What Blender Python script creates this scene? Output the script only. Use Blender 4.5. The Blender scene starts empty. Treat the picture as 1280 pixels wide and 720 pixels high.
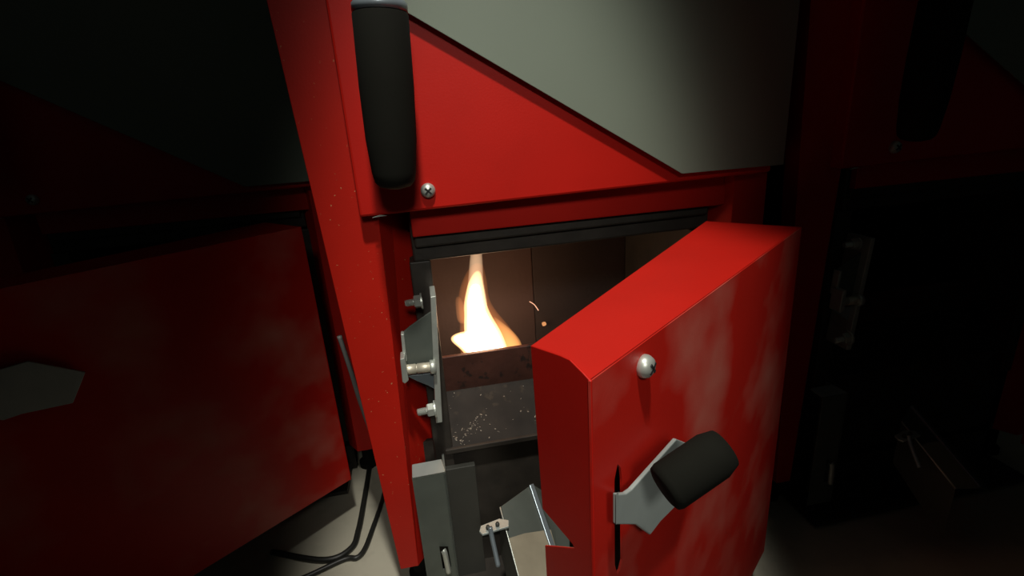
import bpy, bmesh, math, random
from mathutils import Vector, Matrix
from mathutils.geometry import tessellate_polygon
random.seed(4)
S = bpy.context.scene
COL = S.collection
V = Vector

# ------------------------------------------------------------------ camera
FPX, PITCH, ROLL, YAW = 640.0, math.radians(18.5), math.radians(3.9), math.radians(9.6)
CAM = V((0.0, -0.62, 0.72))
Fw = V((math.sin(YAW)*math.cos(PITCH), math.cos(YAW)*math.cos(PITCH), -math.sin(PITCH)))
R0 = V((math.cos(YAW), -math.sin(YAW), 0.0))
U0 = R0.cross(Fw)
Rt = R0*math.cos(ROLL) - U0*math.sin(ROLL)
Up = R0*math.sin(ROLL) + U0*math.cos(ROLL)
cd = bpy.data.cameras.new('camera')
cam = bpy.data.objects.new('camera', cd)
COL.objects.link(cam)
m = Matrix((Rt, Up, -Fw)).transposed().to_4x4()
m.translation = CAM
cam.matrix_world = m
cd.sensor_fit = 'HORIZONTAL'
cd.sensor_width = 36.0
cd.lens = FPX*36.0/1280.0
cd.clip_start = 0.01
S.camera = cam

def ray(x, y): return Fw*FPX + Rt*(x-640) - Up*(y-360)
def at(x, y, Y):
    d = ray(x, y); return CAM + d*((Y-CAM.y)/d.y)
def atz(x, y, Z):
    d = ray(x, y); return CAM + d*((Z-CAM.z)/d.z)
def atp(x, y, p, n):
    d = ray(x, y); return CAM + d*((p-CAM).dot(n)/d.dot(n))

# ------------------------------------------------------------------ light
W = bpy.data.worlds.new('dim_room'); S.world = W; W.use_nodes = True
W.node_tree.nodes['Background'].inputs[0].default_value = (0.85, 1.0, 0.9, 1)
W.node_tree.nodes['Background'].inputs[1].default_value = 0.012

def spot(name, loc, target, power, angle, blend, color, radius):
    l = bpy.data.lights.new(name, 'SPOT')
    l.energy = power; l.spot_size = math.radians(angle); l.spot_blend = blend
    l.color = color; l.shadow_soft_size = radius
    o = bpy.data.objects.new(name, l); COL.objects.link(o)
    o.location = loc
    o.rotation_euler = (V(target)-V(loc)).to_track_quat('-Z', 'Y').to_euler()
    return o
k = spot('narrow_spot', (0.05, -0.78, 2.15), (0.10, -0.10, 0.47), 112, 25, 0.5, (1.0, 0.97, 0.88), 0.05); k.scale = (0.80, 1, 1)
k = spot('narrow_spot', (0.05, -1.85, 1.66), (0.09, -0.06, 0.46), 52, 25, 0.5, (1.0, 0.97, 0.88), 0.16); k.scale = (0.60, 1, 1)  # added front fill to brighten upright faces, not a real fixture

S.view_settings.view_transform = 'Standard'
S.view_settings.look = 'None'
S.view_settings.gamma = 1.0
S.view_settings.use_curve_mapping = False
S.view_settings.exposure = 0.0

# ------------------------------------------------------------------ materials
def mat(name, color, rough=0.5, metal=0.0, var=0.12, scale=14.0, spots=None, bump=0.0, coat=0.0, bscale=90, spec=0.5):
    M = bpy.data.materials.new(name); M.use_nodes = True
    n = M.node_tree.nodes; l = M.node_tree.links
    b = n['Principled BSDF']
    b.inputs['Roughness'].default_value = rough
    b.inputs['Metallic'].default_value = metal
    b.inputs['Coat Weight'].default_value = coat
    b.inputs['Coat Roughness'].default_value = 0.25
    b.inputs['Specular IOR Level'].default_value = spec
    tc = n.new('ShaderNodeTexCoord')
    nz = n.new('ShaderNodeTexNoise'); nz.inputs['Scale'].default_value = scale; nz.inputs['Detail'].default_value = 5
    l.new(tc.outputs['Object'], nz.inputs['Vector'])
    r = n.new('ShaderNodeValToRGB')
    r.color_ramp.elements[0].position = 0.3; r.color_ramp.elements[1].position = 0.7
    r.color_ramp.elements[0].color = [max(0, c*(1-var)) for c in color] + [1]
    r.color_ramp.elements[1].color = [min(1, c*(1+var)) for c in color] + [1]
    l.new(nz.outputs['Fac'], r.inputs['Fac'])
    out = r.outputs['Color']
    if spots:
        sc, lo, hi, scol, amt = spots
        n2 = n.new('ShaderNodeTexNoise'); n2.inputs['Scale'].default_value = sc; n2.inputs['Detail'].default_value = 3
        l.new(tc.outputs['Object'], n2.inputs['Vector'])
        mr = n.new('ShaderNodeMapRange'); mr.inputs[1].default_value = lo; mr.inputs[2].default_value = hi; mr.inputs[4].default_value = amt
        l.new(n2.outputs['Fac'], mr.inputs[0])
        mx = n.new('ShaderNodeMix'); mx.data_type = 'RGBA'
        l.new(mr.outputs[0], mx.inputs[0]); l.new(out, mx.inputs[6]); mx.inputs[7].default_value = (*scol, 1)
        out = mx.outputs[2]
    l.new(out, b.inputs['Base Color'])
    if bump:
        n3 = n.new('ShaderNodeTexNoise'); n3.inputs['Scale'].default_value = bscale; n3.inputs['Detail'].default_value = 4
        l.new(tc.outputs['Object'], n3.inputs['Vector'])
        bp = n.new('ShaderNodeBump'); bp.inputs['Strength'].default_value = bump; bp.inputs['Distance'].default_value = 0.002
        l.new(n3.outputs['Fac'], bp.inputs['Height']); l.new(bp.outputs[0], b.inputs['Normal'])
    return M
def emit(name, color, strength):
    M = bpy.data.materials.new(name); M.use_nodes = True
    n = M.node_tree.nodes; l = M.node_tree.links; n.clear()
    e = n.new('ShaderNodeEmission'); e.inputs[0].default_value = (*color, 1); e.inputs[1].default_value = strength
    o = n.new('ShaderNodeOutputMaterial'); l.new(e.outputs[0], o.inputs[0]); return M
def glowvol(name, color, strength):
    M = bpy.data.materials.new(name); M.use_nodes = True
    n = M.node_tree.nodes; l = M.node_tree.links; n.clear()
    e = n.new('ShaderNodeEmission'); e.inputs[0].default_value = (*color, 1); e.inputs[1].default_value = strength
    o = n.new('ShaderNodeOutputMaterial'); l.new(e.outputs[0], o.inputs['Volume']); return M

RED = mat('red_powder_coat', (0.46, 0.011, 0.006), 0.42, var=0.05, bump=0.05, bscale=400, spec=0.25)
RED_HAZE = mat('red_powder_coat_haze', (0.46, 0.014, 0.008), 0.40, var=0.05, spots=(9, 0.48, 0.75, (0.5, 0.16, 0.12), 0.75), bump=0.05, bscale=400, spec=0.25)  # paler blotches paint in the coat's blurry pale reflections
RED_SPECK = mat('red_powder_coat_speckled', (0.46, 0.013, 0.006), 0.42, var=0.05, spots=(210, 0.70, 0.75, (0.55, 0.25, 0.12), 0.8), bump=0.05, bscale=400, spec=0.25)
GREY = mat('grey_green_paint', (0.175, 0.21, 0.165), 0.5, var=0.04, scale=5, bump=0.04, bscale=400)
BLACK = mat('black_rubber', (0.006, 0.006, 0.004), 0.9, var=0.15)
BLACK.node_tree.nodes['Principled BSDF'].inputs['Specular IOR Level'].default_value = 0.15
CAST = mat('black_cast_iron', (0.028, 0.023, 0.018), 0.6, var=0.3, scale=30, bump=0.25)
DARK = mat('dark_steel', (0.05, 0.05, 0.043), 0.5, metal=0.2, var=0.2)
SOOT = mat('sooty_steel', (0.020, 0.016, 0.013), 0.72, spec=0.25, metal=0.0, var=0.35, scale=25, spots=(60, 0.62, 0.7, (0.06, 0.045, 0.03), 0.5), bump=0.12)
GLOW_RED = mat('fire_glow_plate', (0.05, 0.017, 0.011), 0.5, var=0.4, scale=18, spots=(70, 0.6, 0.68, (0.008, 0.006, 0.005), 0.8), bump=0.3)  # red-brown colour paints the reddish fire glow onto the plate
HANDLE = mat('brushed_grey_plate', (0.38, 0.43, 0.41), 0.45, metal=0.35, var=0.1, scale=20)
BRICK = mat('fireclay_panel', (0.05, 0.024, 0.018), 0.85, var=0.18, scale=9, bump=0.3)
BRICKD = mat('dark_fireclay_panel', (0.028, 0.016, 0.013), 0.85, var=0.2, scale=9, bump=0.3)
ZINC = mat('zinc_plate', (0.52, 0.55, 0.50), 0.38, metal=0.55, var=0.15, scale=40)
ZINCD = mat('galvanised_sheet', (0.20, 0.225, 0.21), 0.4, metal=0.45, var=0.12, scale=25)
DARKZ = mat('dull_zinc', (0.10, 0.115, 0.10), 0.5, metal=0.3, var=0.12, scale=25)
STEELB = mat('bluish_steel', (0.26, 0.31, 0.34), 0.35, metal=0.5, var=0.12, scale=25)
DUST = mat('beige_ash_film', (0.30, 0.265, 0.19), 0.8, var=0.15, scale=30)
BRASS = mat('pale_pin', (0.58, 0.53, 0.42), 0.4, metal=0.4, var=0.12, scale=120)
CONC = mat('concrete_floor', (0.46, 0.43, 0.34), 0.75, var=0.14, scale=6, spots=(25, 0.55, 0.8, (0.3, 0.28, 0.22), 0.5), bump=0.2)
WALL = mat('dark_wall_plaster', (0.06, 0.055, 0.05), 0.9, var=0.12, scale=4)
RECESS = mat('dark_slot', (0.01, 0.01, 0.01), 0.7)
CABLE = mat('black_cable_sheath', (0.015, 0.015, 0.013), 0.45)
CABLEG = mat('grey_cable_sheath', (0.16, 0.16, 0.15), 0.5)

# ------------------------------------------------------------------ mesh helpers
def link(o, parent=None):
    COL.objects.link(o)
    if parent is not None: o.parent = parent
    return o
def tag(o, label=None, cat=None, group=None, kind=None):
    if label: o['label'] = label
    if cat: o['category'] = cat
    if group: o['group'] = group
    if kind: o['kind'] = kind
    return o
def obj(name, bm, M, parent=None, smooth=False, bevel=0.0, seg=2):
    bmesh.ops.recalc_face_normals(bm, faces=bm.faces)
    me = bpy.data.meshes.new(name); bm.to_mesh(me); bm.free()
    me.materials.append(M)
    if smooth:
        for p in me.polygons: p.use_smooth = True
    o = bpy.data.objects.new(name, me); link(o, parent)
    if bevel:
        b = o.modifiers.new('edge', 'BEVEL'); b.width = bevel; b.segments = seg; b.limit_method = 'ANGLE'; b.angle_limit = math.radians(35)
    return o
def empty(name, loc=(0, 0, 0)):
    o = bpy.data.objects.new(name, None); COL.objects.link(o); o.location = loc; o.empty_display_size = 0.05
    return o
def box(name, x0, x1, y0, y1, z0, z1, M, parent=None, bevel=0.0):
    bm = bmesh.new()
    vs = [bm.verts.new(p) for p in [(x0,y0,z0),(x1,y0,z0),(x1,y1,z0),(x0,y1,z0),(x0,y0,z1),(x1,y0,z1),(x1,y1,z1),(x0,y1,z1)]]
    for f in [(0,1,2,3),(4,5,6,7),(0,1,5,4),(1,2,6,5),(2,3,7,6),(3,0,4,7)]: bm.faces.new([vs[i] for i in f])
    return obj(name, bm, M, parent, bevel=bevel)
def sheet(name, loops, off, M, parent=None, bevel=0.0):
    """flat plate: outer loop + holes (3-D points), thickened by the vector off"""
    if not isinstance(loops[0], (list, tuple)) : loops = [loops]
    bm = bmesh.new(); off = V(off)
    A = [[bm.verts.new(p) for p in lp] for lp in loops]
    B = [[bm.verts.new(V(p)+off) for p in lp] for lp in loops]
    if len(loops) == 1:
        bm.faces.new(A[0]); bm.faces.new(B[0][::-1])
    else:
        fa = sum(A, []); fb = sum(B, [])
        for t in tessellate_polygon([[V(p) for p in lp] for lp in loops]):
            bm.faces.new([fa[i] for i in t]); bm.faces.new([fb[i] for i in t[::-1]])
    for a, b in zip(A, B):
        n = len(a)
        for i in range(n): bm.faces.new((a[i], a[(i+1) % n], b[(i+1) % n], b[i]))
    return obj(name, bm, M, parent, bevel=bevel)
def frame_of(axis):
    w = V(axis).normalized(); u = w.orthogonal().normalized(); return u, w.cross(u), w
def lathe(name, base, axis, prof, M, parent=None, seg=24, smooth=True, bevel=0.0, rot=0.0):
    """prof: (radius, distance along axis)"""
    bm = bmesh.new(); u, v, w = frame_of(axis); base = V(base); rings = []
    for r, h in prof:
        rings.append([bm.verts.new(base + w*h + (u*math.cos(rot+2*math.pi*k/seg) + v*math.sin(rot+2*math.pi*k/seg))*max(r, 1e-5)) for k in range(seg)])
    for a, b in zip(rings, rings[1:]):
        for k in range(seg): bm.faces.new((a[k], a[(k+1) % seg], b[(k+1) % seg], b[k]))
    bm.faces.new(rings[0][::-1]); bm.faces.new(rings[-1])
    o = obj(name, bm, M, parent, smooth=smooth, bevel=bevel)
    return o
def tube(name, pts, r, M, parent=None, seg=10, sub=8):
    """round tube along a smoothed path"""
    P = [V(p) for p in pts]; path = []
    for i in range(len(P)-1):
        p0, p1, p2, p3 = P[max(i-1, 0)], P[i], P[i+1], P[min(i+2, len(P)-1)]
        for k in range(sub):
            t = k/sub
            path.append(0.5*((2*p1)+(p2-p0)*t+(2*p0-5*p1+4*p2-p3)*t*t+(3*p1-p0-3*p2+p3)*t**3))
    path.append(P[-1]); bm = bmesh.new(); rings = []; up = V((0.13, 0.2, 1)).normalized()
    for i, p in enumerate(path):
        d = (path[min(i+1, len(path)-1)] - path[max(i-1, 0)]).normalized()
        a = d.cross(up)
        if a.length < 1e-4: a = d.orthogonal()
        a.normalize(); b = d.cross(a)
        rr = r(i/(len(path)-1)) if callable(r) else r
        rings.append([bm.verts.new(p + (a*math.cos(2*math.pi*k/seg) + b*math.sin(2*math.pi*k/seg))*rr) for k in range(seg)])
    for a, b in zip(rings, rings[1:]):
        for k in range(seg): bm.faces.new((a[k], a[(k+1) % seg], b[(k+1) % seg], b[k]))
    bm.faces.new(rings[0][::-1]); bm.faces.new(rings[-1])
    return obj(name, bm, M, parent, smooth=True)
def screw(parent, p, n, r, name='screw'):
    o = lathe(name, p, n, [(r*.98, -0.001), (r, 0.002), (r*.96, r*.45), (r*.8, r*.75), (r*.5, r*.92), (r*.1, r*.98)], ZINC, parent, seg=20)
    u, v, w = frame_of(n); c = V(p)+w*r*.86
    bm = bmesh.new()
    for a, b in ((u, v), (v, u)):
        q = [c+a*s*r*.55+b*t*r*.12+w*h*r*.13 for h in (-1, 1) for s, t in ((-1,-1),(1,-1),(1,1),(-1,1))]
        vs = [bm.verts.new(x) for x in q]
        for f in [(0,1,2,3),(4,5,6,7),(0,1,5,4),(1,2,6,5),(2,3,7,6),(3,0,4,7)]: bm.faces.new([vs[i] for i in f])
    obj('cross_recess', bm, RECESS, o)
    return o
def hexbolt(parent, p, n, r, shank, name='bolt'):
    """nut seated at p with a threaded end sticking out along n"""
    o = lathe(name, p, n, [(r*1.25, 0), (r*1.25, r*.25)], ZINC, parent, seg=24, smooth=False)
    lathe('nut', V(p)+V(n).normalized()*r*.25, n, [(r*.95, 0), (r, r*.12), (r, r*.85), (r*.9, r*1.0)], ZINC, o, seg=6, smooth=False, rot=.3)
    lathe('threaded_end', V(p)+V(n).normalized()*r*1.2, n, [(r*.55, 0)]+[(r*(.55 if k % 2 else .48), r*.12*k) for k in range(1, int(shank/(r*.12)))]+[(r*.4, shank)], ZINC, o, seg=12, smooth=False)
    return o

# ------------------------------------------------------------------ the room
fl = box('floor', -2.2, 2.6, -1.6, 1.6, -0.05, 0.0, CONC); tag(fl, kind='structure')
for nm, a in (('wall_back', (-2.2, 2.6, 1.5, 1.6, 0, 2.6)), ('wall_left', (-2.3, -2.2, -1.6, 1.6, 0, 2.6)), ('wall_right', (2.6, 2.7, -1.6, 1.6, 0, 2.6))):
    tag(box(nm, *a, WALL), kind='structure')

# ------------------------------------------------------------------ boiler
XR = 0.475                                             # right side of the boiler
boiler = empty('boiler')
tag(boiler, 'red and grey boiler with open firebox door and a fire burning inside', 'boiler', 'row of red boilers')

# carcass
box('side_panel', -0.092, -0.088, 0.052, 0.58, 0.07, 1.12, DARK, boiler, 0.001)
box('side_panel', XR-0.004, XR+0.002, 0.03, 0.58, 0.07, 1.12, DARK, boiler, 0.001)
box('back_panel', -0.088, XR-0.004, 0.57, 0.58, 0.07, 1.12, DARK, boiler, 0.001)
box('top_panel', -0.112, XR+0.002, 0.0, 0.58, 1.12, 1.13, DARK, boiler, 0.002)
box('base_pan', -0.10, XR-0.006, 0.06, 0.56, 0.06, 0.075, DARK, boiler, 0.001)
for x in (-0.085, XR-0.055):
    for y in (0.07, 0.5):
        lathe('foot', (x+.015, y, 0.0), (0, 0, 1), [(0.02, 0), (0.02, .012), (0.012, .016), (0.012, .068)], BLACK, boiler, seg=16, smooth=False)

# red hood across the front, grey sheet in front of it with its slanting lower edge
zb0, zb1 = at(450, 272, 0).z, at(842, 229, 0).z
hl = at(450, 272, 0).x
sheet('hood', [V((hl, 0, zb0)), V((XR-.01, 0, zb1+.003)), V((XR-.01, 0, 1.11)), V((hl, 0, 1.11))], (0, 0.026, 0), RED, boiler, 0.003)
d1, d2 = at(506, 14, -.010), at(842, 211, -.010)
s = (d2.z-d1.z)/(d2.x-d1.x)
xe = hl+.004
zl = d1.z + s*(xe-d1.x); xk = d2.x + (0.637-d2.z)/s
sheet('grey_front_sheet', [V((xe, -.010, zl)), V((xk, -.010, .637)), V((XR, -.010, .637)), V((XR, -.010, 1.115)), V((xe, -.010, 1.115))], (0, 0.002, 0), GREY, boiler, 0.0006)
box('sheet_return', XR-.002, XR, -.008, .02, .637, 1.115, GREY, boiler)
screw(boiler, at(535, 238, 0), (0, -1, 0), 0.0088)
ca, cb = at(465, 271.5, 0), at(484, 269, 0)
sheet('paint_chip', [ca+V((0, -.0006, -.0006)), (ca+cb)/2+V((0, -.0006, .0016)), cb+V((0, -.0006, -.0004))], (0, .0012, 0), ZINC, boiler)
fz = at(516, 297, .03).z
sheet('fascia', [at(516, 297, .03), at(842, 266, .03)+V((0.08, 0, .004)), V((.41, .03, .66)), V((-.013, .03, .66))], (0, 0.012, 0), RED, boiler, 0.0015)

# left post: front strip and a return folded back towards the opening
def line_x(p, q, z): return p.x + (q.x-p.x)*(z-p.z)/(q.z-p.z)
Lp, Lq = at(438, 445, .02), at(501, 712, .02)
Mp, Mq = at(476, 300, .02), at(506, 560, .02)
Np, Nq = at(515, 300, .085), at(546, 570, .085)
zb, zt = .07, 1.10
def post_pts(z):
    return [V((line_x(Lp, Lq, z)-.001, .05, z)), V((line_x(Lp, Lq, z), .02, z)), V((line_x(Mp, Mq, z), .02, z)), V((line_x(Np, Nq, z), .085, z))]
bm = bmesh.new()
for lo, hi in zip(post_pts(zb), post_pts(zt)): pass
lo = [bm.verts.new(p) for p in post_pts(zb)]; hi = [bm.verts.new(p) for p in post_pts(zt)]
for i in range(3): bm.faces.new((lo[i], lo[i+1], hi[i+1], hi[i]))
po = obj('post', bm, RED_SPECK, boiler)
sd = po.modifiers.new('sheet', 'SOLIDIFY'); sd.thickness = .002; sd.offset = -1
bv = po.modifiers.new('fold', 'BEVEL'); bv.width = .004; bv.segments = 3; bv.limit_method = 'ANGLE'; bv.angle_limit = math.radians(20)
# right post
bm = bmesh.new()
pr = [(.405, .05), (.425, .02), (XR, .02), (XR, .05)]
lo = [bm.verts.new((x, y, zb)) for x, y in pr]; hi = [bm.verts.new((x, y, zt)) for x, y in pr]
for i in range(3): bm.faces.new((lo[i], lo[i+1], hi[i+1], hi[i]))
po = obj('post', bm, RED, boiler)
sd = po.modifiers.new('sheet', 'SOLIDIFY'); sd.thickness = .002; sd.offset = -1
bv = po.modifiers.new('fold', 'BEVEL'); bv.width = .004; bv.segments = 3; bv.limit_method = 'ANGLE'; bv.angle_limit = math.radians(20)

# firebox frame
jx = at(548, 440, .06).x
fr = sheet('firebox_lintel', [V((-.016, .045, .546)), V((.405, .045, .550)), V((.405, .045, fz+.03)), V((-.016, .045, fz+.03))], (0, .04, 0), CAST, boiler, .003)
sheet('lintel_lip', [V((-.012, .038, .566)), V((.40, .038, .570)), V((.40, .038, .590)), V((-.012, .038, .587))], (0, .009, 0), CAST, fr, .003)
box('firebox_jamb', -.022, .006, .047, .30, .20, .546, CAST, boiler, .002)
box('firebox_jamb', .385, .41, .047, .30, .20, .546, CAST, boiler, .002)
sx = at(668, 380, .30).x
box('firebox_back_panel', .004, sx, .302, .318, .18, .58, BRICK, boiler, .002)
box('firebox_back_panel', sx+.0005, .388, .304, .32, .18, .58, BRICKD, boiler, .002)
box('firebox_ceiling', -.02, .41, .085, .33, .566, .58, CAST, boiler)
# burner plate and sloping apron
l0, l1 = at(549, 448, .12), at(665, 430, .12)
lz0 = l0.z; slope = (l1.z-l0.z)/(l1.x-l0.x)
k0 = at(552, 490, .12).z
x0, x1 = .006, .385
sheet('burner_plate', [V((x0, .12, k0-.01)), V((x1, .12, k0-.01)), V((x1, .12, lz0)), V((x0, .12, lz0))], (0, .008, 0), GLOW_RED, boiler, .001)
a0 = at(556, 563, .045).z
ap = sheet('apron', [V((x0-.012, .045, a0)), V((x1, .045, a0)), V((x1, .12, k0)), V((x0-.012, .12, k0))], (0, .004, -.004), SOOT, boiler, .001)
box('apron_lip', x0-.012, x1, .041, .047, a0-.006, a0+.002, CAST, boiler, .001)
box('burner_pot_floor', .006, .385, .128, .30, lz0-.15, lz0-.13, SOOT, boiler)

# lower carcass front
box('lower_back_plate', -.055, .41, .06, .068, .002, a0+.01, CAST, boiler)
q0, q1 = at(556, 588, .035), at(604, 578, .035)
box('lower_panel', q0.x, at(600, 640, .035).x, .035, .045, .002, q0.z, DARK, boiler, .001)

box('bottom_tray', -.05, .40, -.03, .06, .008, .016, CAST, boiler)
# galvanised corner bracket with a slot
b0, b1 = at(515, 598, -.012), at(557, 590, -.012)
br = empty('corner_bracket'); br.parent = boiler
s0, s1 = at(549, 683, -.012), at(560, 683, -.012)
bxl, bxr, bz = b0.x, b1.x, b0.z
sl = [V((s0.x, -.012, s0.z)), V((s1.x, -.012, s1.z)), V((s1.x+.001, -.012, .085)), V((s0.x+.001, -.012, .085))]
sheet('bracket_face', [[V((bxl, -.012, .04)), V((bxr, -.012, .04)), V((bxr, -.012, b1.z)), V((bxl, -.012, bz))], sl], (0, .003, 0), DARKZ, br)
sheet('bracket_top', [V((bxl, -.012, bz)), V((bxr, -.012, b1.z)), V((bxr-.004, .018, b1.z+.001)), V((bxl, .018, bz+.001))], (0, 0, -.003), HANDLE, br, .0012)
box('bracket_side', bxr-.003, bxr, -.012, .035, .04, b1.z-.003, ZINCD, br)
tube('slot_pin', [V((s0.x+.005, -.016, s0.z-.004)), V((s0.x+.007, -.018, .12)), V((s0.x+.009, -.018, .085))], .0042, ZINC, br)

# hinge
hg = empty('hinge'); hg.parent = boiler
def hp(x, y, Y=.0): return at(x, y, Y)
sheet('hinge_strap', [hp(538, 371), hp(545, 370), hp(553, 528), hp(545, 529)], (0, .045, 0), ZINC, hg, .0008)
sheet('knuckle_plate', [hp(503, 416, .012), hp(512, 408, .012), hp(526, 398, .012), hp(541, 388, .012), hp(546, 456, .012), hp(507, 460, .012)], (0, .003, 0), DARKZ, hg, .0008)
sheet('knuckle_edge', [hp(501, 418, .004), hp(505, 418, .004), hp(509, 452, .004), hp(504, 452, .004)], (0, .012, 0), ZINC, hg, .0008)
sheet('lug', [hp(500, 449, -.012), hp(506, 447, -.012), hp(511, 476, -.012), hp(506, 480, -.012), hp(503, 478, -.012)], (0, .022, 0), ZINC, hg, .0012)
pa, pb = hp(508, 462, -.002), hp(545, 458, -.002)
lathe('hinge_pin', pa, pb-pa, [(.0062, 0), (.0066, .002), (.0066, .012), (.0058, .0125), (.0058, .014), (.0066, .0145), (.0066, (pb-pa).length)], BRASS, hg)
lathe('pin_collar', pb-(pb-pa).normalized()*.008, pb-pa, [(.0088, 0), (.0094, .001), (.0094, .007), (.0085, .008)], ZINC, hg)
sheet('gusset', [hp(508, 470, .01), hp(546, 466, .01), hp(548, 489, .01), hp(535, 482, .01), hp(520, 476, .01)], (0, .003, 0), STEELB, hg, .0008)
hexbolt(hg, hp(528, 376, .014), (-1, 0, -.04), .0085, .012)
hexbolt(hg, hp(545, 511, .002), (-1, 0, -.05), .0095, .014)

# lever with black grip hanging in front of the hood
lv = empty('lever'); lv.parent = boiler
t0, t1 = at(475, 14, -.062), at(494.5, 236, -.062)
ax = t1-t0; L = ax.length
lathe('grip', t0, ax, [(.0245, 0), (.0265, .003), (.0268, L*.4), (.0255, L*.7), (.0225, L*.9), (.0205, L*.955), (.016, L*.985), (.006, L)], BLACK, lv, seg=32)
lathe('ferrule', t0, -ax, [(.0262, -.001), (.0262, .006), (.0225, .010), (.016, .02), (.016, .19)], STEELB, lv, seg=28)
tube('lever_arm', [t0-ax.normalized()*.18, t0-ax.normalized()*.215+V((0, .01, 0)), V((t0.x, .0, t0.z+.235))], .011, STEELB, lv)

# ---- open door: hollow folded cover standing about 45 degrees open
zd = fz-.005
door = empty('firebox_door'); door.parent = boiler
B, H, G, K = atz(663, 432, zd), atz(842, 305, zd), atz(738, 477, zd), atz(842, 401, zd)
Mi = atz(714, 450, zd)
du = (H-B).normalized(); dg = (K-G).normalized()
tb = (-.03-B.y)/du.y; Bh = B+du*tb                      # hinge end, inner side
Gh = G+dg*((Bh-G).dot(du))                              # hinge end, outer side
nrm = V((dg.y, -dg.x, 0)).normalized()                  # out of the outer face
dn = V((0, 0, -1))
zlow = .10
# top sheet with the relieved corner
sheet('cover_top', [B, G, Gh, Bh], (0, 0, -.0016), RED, door, .0008)
# side flange with its latch notch
ed = (G-B).normalized(); sn = V((ed.y, -ed.x, 0)).normalized()
def sp(x, y): return atp(x, y, B, sn)
nb = [sp(678, 636), sp(716, 681), sp(717, 685), sp(681, 682)]
botB = V((nb[3].x, nb[3].y, zlow)); botG = V((G.x, G.y, zlow))
sheet('cover_side', [B, sp(700, 444.5), sp(712, 450), sp(728, 466), G, botG, botB, nb[3], nb[2], nb[1], nb[0]], -sn*.0016 if sn.dot(CAM-B) > 0 else sn*.0016, RED, door, .0005)
# outer face with a slot
def op(x, y, o=0.0): return atp(x, y, G+nrm*o, nrm)
slot = [op(772, 580), op(776, 585), op(777.5, 600), op(778, 700), op(775, 712), op(772, 718), op(768.5, 706), op(768, 600)]
sheet('cover_face', [[G, Gh, V((Gh.x, Gh.y, zlow)), botG], slot], -nrm*.0016, RED_HAZE, door)
sheet('cover_end', [Gh, Bh, V((Bh.x, Bh.y, zlow)), V((Gh.x, Gh.y, zlow))], -du*.0016, RED, door)
ins = V((du.y, -du.x, 0)).normalized()
pl = [B+du*.03, Bh-du*.005]
sheet('inner_plate', [pl[0]+dn*.02+ins*.006, pl[1]+dn*.02+ins*.006, V((pl[1].x, pl[1].y, zlow+.02))+ins*.006, V((pl[0].x, pl[0].y, zlow+.02))+ins*.006], ins*.012, CAST, door, .001)
screw(door, op(803, 457), nrm, .0080)
# latch handle: plate coming out of the slot, black grip at its end
hd = empty('door_handle'); hd.parent = door
def oq(x, y): return op(x, y, .012)
sheet('handle_plate', [oq(771, 618), oq(783, 617), oq(790, 612), oq(846, 549), oq(874, 560), oq(858, 620), oq(826, 652), oq(813, 669), oq(806, 664), oq(795, 656), oq(771, 656)], -nrm*.003, HANDLE, hd, .0008)
sheet('handle_neck', [oq(770, 618), oq(770, 656), op(770, 656, -.012), op(770, 618, -.012)], dg*.003, HANDLE, hd)
g0, g1 = op(829, 612, .034), op(905, 560, .055)
lathe('handle_grip', g0, g1-g0, [(.011, 0), (.0135, .001), (.0145, .004), (.0145, (g1-g0).length*.8), (.012, (g1-g0).length)], BLACK, hd, seg=24)

# ---- sheet-steel ash chute below, with its strap and pin
ch = empty('ash_chute'); ch.parent = boiler
zc = .215
P1, P2, P4 = atz(625, 634, zc), atz(664, 606, zc), atz(655, 745, zc-.06)
nc = (P2-P1).cross(P4-P1).normalized()
if nc.z < 0: nc = -nc
def cp(x, y, o=0.0): return atp(x, y, P1+nc*o, nc)
P3 = cp(711, 740)
def lerp(a, b, t): return a+(b-a)*t
sheet('chute_top', [P1, P2, P3, P4], -nc*.002, DARKZ, ch, .0006)
sheet('ash_film', [cp(636, 673, .0006), cp(655, 667, .0006), cp(688, 662, .0006), P3+nc*.0006, P4+nc*.0006], nc*.0008, DUST, ch)
out = (P1-P2).normalized()
sheet('chute_skirt', [P1, P4, P4+dn*.09+out*.006, P1+dn*.075+out*.006], -out*.002, DARK, ch)
tube('chute_edge', [P1, lerp(P1, P4, .5), P4], .0011, ZINC, ch, seg=8, sub=2)
sheet('chute_flange', [cp(665, 605, .001), cp(676, 612, -.006), cp(724, 688, -.006), cp(735, 740, -.006), cp(712, 740, .001)], -nc*.0015, DARKZ, ch)
sheet('flange_edge', [cp(662, 606, .004), cp(667, 604, .004), cp(713, 735, .004), cp(706, 738, .004)], -nc*.004, STEELB, ch, .0008)
sheet('latch_strap', [atz(601, 657, zc-.008), atz(624, 648, zc-.008), atz(636, 650, zc-.008), atz(636, 658, zc-.008), atz(625, 661, zc-.008), atz(603, 668, zc-.008), atz(599, 664, zc-.008)], dn*.003, HANDLE, ch, .0006)
pt = atz(613, 662, zc-.006)
tube('latch_pin', [pt+V((0, 0, .004)), lerp(pt, atz(618, 688, zc-.03), .5)+V((0, 0, .002)), atz(623, 708, zc-.045)], .0032, STEELB, ch)
for px, py in ((610, 661), (622, 657)):
    lathe('stud', atz(px, py, zc-.008), (0, 0, 1), [(.0028, 0), (.0028, .003), (.002, .005)], DARK, ch, seg=12)

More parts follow.
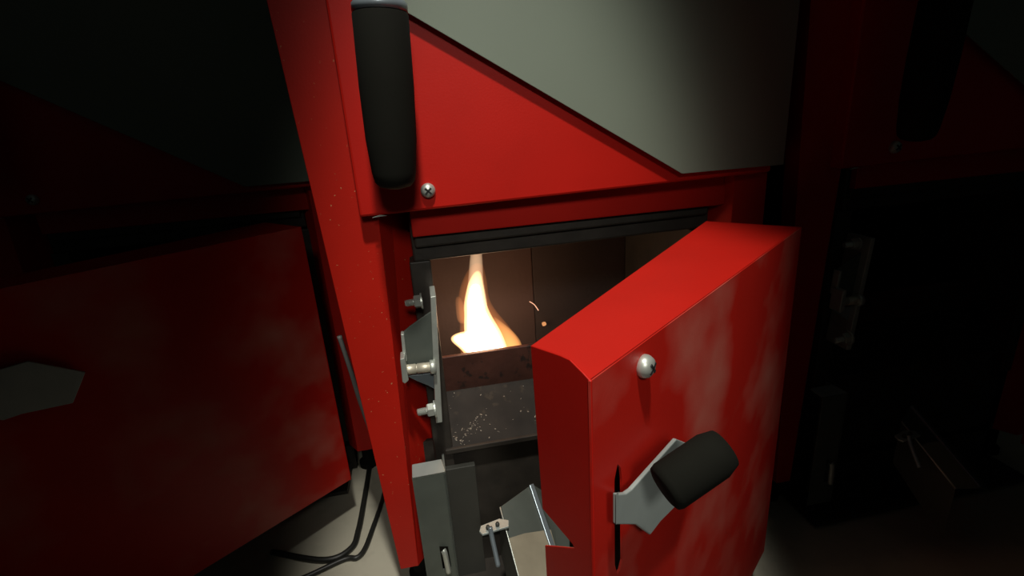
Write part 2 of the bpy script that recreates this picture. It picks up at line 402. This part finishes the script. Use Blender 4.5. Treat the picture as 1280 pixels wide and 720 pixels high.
# ------------------------------------------------------------------ fire
fire = empty('flame', (0.09, .2, lz0-.03))
tag(fire, 'bright white and orange flame rising from the burner in the firebox', 'flame')
FY = .185
def flame(name, rows, M, dy=.6, seg=20, jitter=0.0):
    """rows: (left px, right px, row px) outline of a tongue, given a round cross-section"""
    bm = bmesh.new(); rings = []
    for l, r, y in rows:
        a, b = at(l, y, FY), at(r, y, FY); c = (a+b)/2; w = (b.x-a.x)/2
        rings.append([bm.verts.new(c+V((w*math.cos(t), w*dy*math.sin(t), 0))) for t in [2*math.pi*k/seg for k in range(seg)]])
    for a, b in zip(rings, rings[1:]):
        for k in range(seg): bm.faces.new((a[k], a[(k+1) % seg], b[(k+1) % seg], b[k]))
    bm.faces.new(rings[0]); bm.faces.new(rings[-1][::-1])
    o = obj(name, bm, M, None, smooth=True)
    o.parent = fire; o.matrix_parent_inverse = Matrix.Translation(-fire.location)
    sb = o.modifiers.new('soft', 'SUBSURF'); sb.levels = 1; sb.render_levels = 2
    return o
CORE = emit('flame_core', (1.0, .82, .56), 6.0)
BODY = glowvol('flame_body_glow', (1.0, .58, .26), 130.0)
TIP = glowvol('flame_tip_glow', (1.0, .62, .36), 45.0)
HALO = glowvol('flame_halo', (1.0, .30, .08), 9.0)
body = [(588, 642, 465), (587, 637, 447), (583, 633, 432), (580, 627, 417), (579, 619, 404), (580, 613, 393), (579, 609, 383), (580, 607, 373), (582, 606, 364), (584, 604, 355), (588, 603, 346), (594, 600, 338)]
flame('flame_body', body, BODY)
flame('flame_core', [(l+5, r-5, y) for l, r, y in body[:-2]], CORE)
tongue = [(584, 608, 446), (578, 607, 437), (571, 606, 430), (563, 602, 424), (562, 594, 418.5), (576, 590, 415)]
flame('side_tongue', tongue, BODY)
flame('side_tongue_core', [(l+4, r-3, y) for l, r, y in tongue[:-1]], CORE)
flame('flame_tip', [(582, 612, 392), (582, 608, 370), (585, 604, 350), (586, 604, 335), (587, 603, 320), (590, 602, 308), (595, 600, 298)], TIP)
flame('halo', [(582, 652, 455), (574, 652, 436), (572, 646, 424), (574, 636, 410), (574, 624, 396), (572, 614, 382), (572, 610, 368), (575, 610, 354), (582, 606, 340), (590, 604, 328)], HALO)
flame('orange_tongue', [(618, 652, 445), (624, 654, 432), (624, 646, 420), (620, 636, 410), (618, 626, 402), (616, 619, 396)], glowvol('orange_tongue_glow', (1.0, .42, .12), 45.0))
flame('wisp', [(572, 590, 405), (570, 586, 392), (569, 580, 380), (569, 575, 370)], glowvol('wisp_glow', (1.0, .35, .12), 25.0))
fp = bpy.data.lights.new('firelight', 'POINT'); fp.energy = 0.45; fp.color = (1.0, .52, .28); fp.shadow_soft_size = .03
fo = bpy.data.objects.new('firelight', fp); COL.objects.link(fo); fo.location = at(600, 400, FY-.045)
sk = tube('spark', [at(662, 377, .2), at(668, 381, .2), at(673, 388, .2)], .0008, emit('spark_glow', (1, .5, .3), 1.2), seg=6, sub=4)
tag(sk, 'thin glowing spark streak to the right of the flame', 'spark')
bm = bmesh.new(); bmesh.ops.create_icosphere(bm, subdivisions=2, radius=.0045)
for v in bm.verts: v.co *= 1+random.uniform(-.15, .15)
em = obj('ember', bm, emit('ember_glow', (1, .42, .16), .75), smooth=True); em.location = at(680, 405, .293)
tag(em, 'small round glowing ember stuck on the firebox back wall', 'ember')

# ash flakes and pellet crumbs lying on the apron
bm = bmesh.new()
ya, yb2 = .046, .118
for i in range(60):
    cl = random.random() < .6
    u = abs(random.gauss(.03, .018)) if cl else random.uniform(.0, .16)
    t = abs(random.gauss(.25, .15)) if cl else random.random()
    t = min(t, .97)
    c = V((x0+u, .045+.075*t, a0+(k0-a0)*t+.0005))
    r = random.uniform(.0003, .0007)*(2.2 if random.random() < .12 else 1)
    e1 = V((random.uniform(-1, 1), random.uniform(-1, 1), random.uniform(-.2, 1))).normalized()*r*1.8
    e2 = e1.cross(V((random.uniform(-1, 1), random.uniform(-1, 1), .5))).normalized()*r
    e3 = e1.cross(e2).normalized()*r*.4
    vs = [bm.verts.new(c+e1*a+e2*b+e3*g) for a in (-1, 1) for b in (-1, 1) for g in (-1, 1)]
    for f in [(0,1,3,2),(4,5,7,6),(0,1,5,4),(2,3,7,6),(0,2,6,4),(1,3,7,5)]: bm.faces.new([vs[k] for k in f])
for i in range(40):                                     # swept streak of fine ash
    t = random.random(); w = random.gauss(0, .0012)
    c = V((x0+.012+.032*t+w, .05+.03*t-w, 0)); c.z = a0+(k0-a0)*(c.y-.045)/.075+.0004
    bm2 = bmesh.ops.create_icosphere(bm, subdivisions=1, radius=random.uniform(.0004, .001), matrix=Matrix.Translation(c))
fk = obj('ash_flakes', bm, mat('pale_ash', (.36, .31, .25), .5, var=.4, scale=200))
tag(fk, 'pale ash flakes and crumbs scattered on the sooty apron', 'ash', kind='stuff')

# ------------------------------------------------------------------ cables on the floor
def fpts(l, z=.006): return [atz(x, y, z) for x, y in l]
c1 = tube('power_cable', fpts([(466, 540), (463, 575), (456, 620), (448, 662), (438, 686), (405, 700), (340, 690)]), .0052, CABLE)
tag(c1, 'black power cable on concrete floor, the upper of two beside the boiler', 'cable')
c2 = tube('power_cable', fpts([(486, 590), (478, 625), (466, 660), (456, 686), (446, 697), (430, 699), (380, 722), (330, 740)], .005), .0045, CABLE)
tag(c2, 'thin black cable on concrete floor, nearest the red post of the boiler', 'cable')
gc = tube('grey_cable', [at(424, 420, .10), at(438, 462, .10), at(449, 498, .10), at(462, 535, .10), at(472, 560, .12)], .0035, CABLEG)
tag(gc, 'thin grey cable hanging down beside the red post', 'cable')

# ------------------------------------------------------------------ neighbouring boilers, left unlit
def copy_tree(o, parent=None):
    c = o.copy(); COL.objects.link(c)
    c.parent = parent
    for k in o.children: copy_tree(k, c)
    return c
nl = copy_tree(boiler); nl.location = (-.615, .33, 0)
tag(nl, 'unlit red boiler standing in shade on the left', 'boiler', 'row of red boilers')
nr = copy_tree(boiler); nr.location = (.66, .02, 0)
tag(nr, 'unlit red boiler standing in shade on the right', 'boiler', 'row of red boilers')
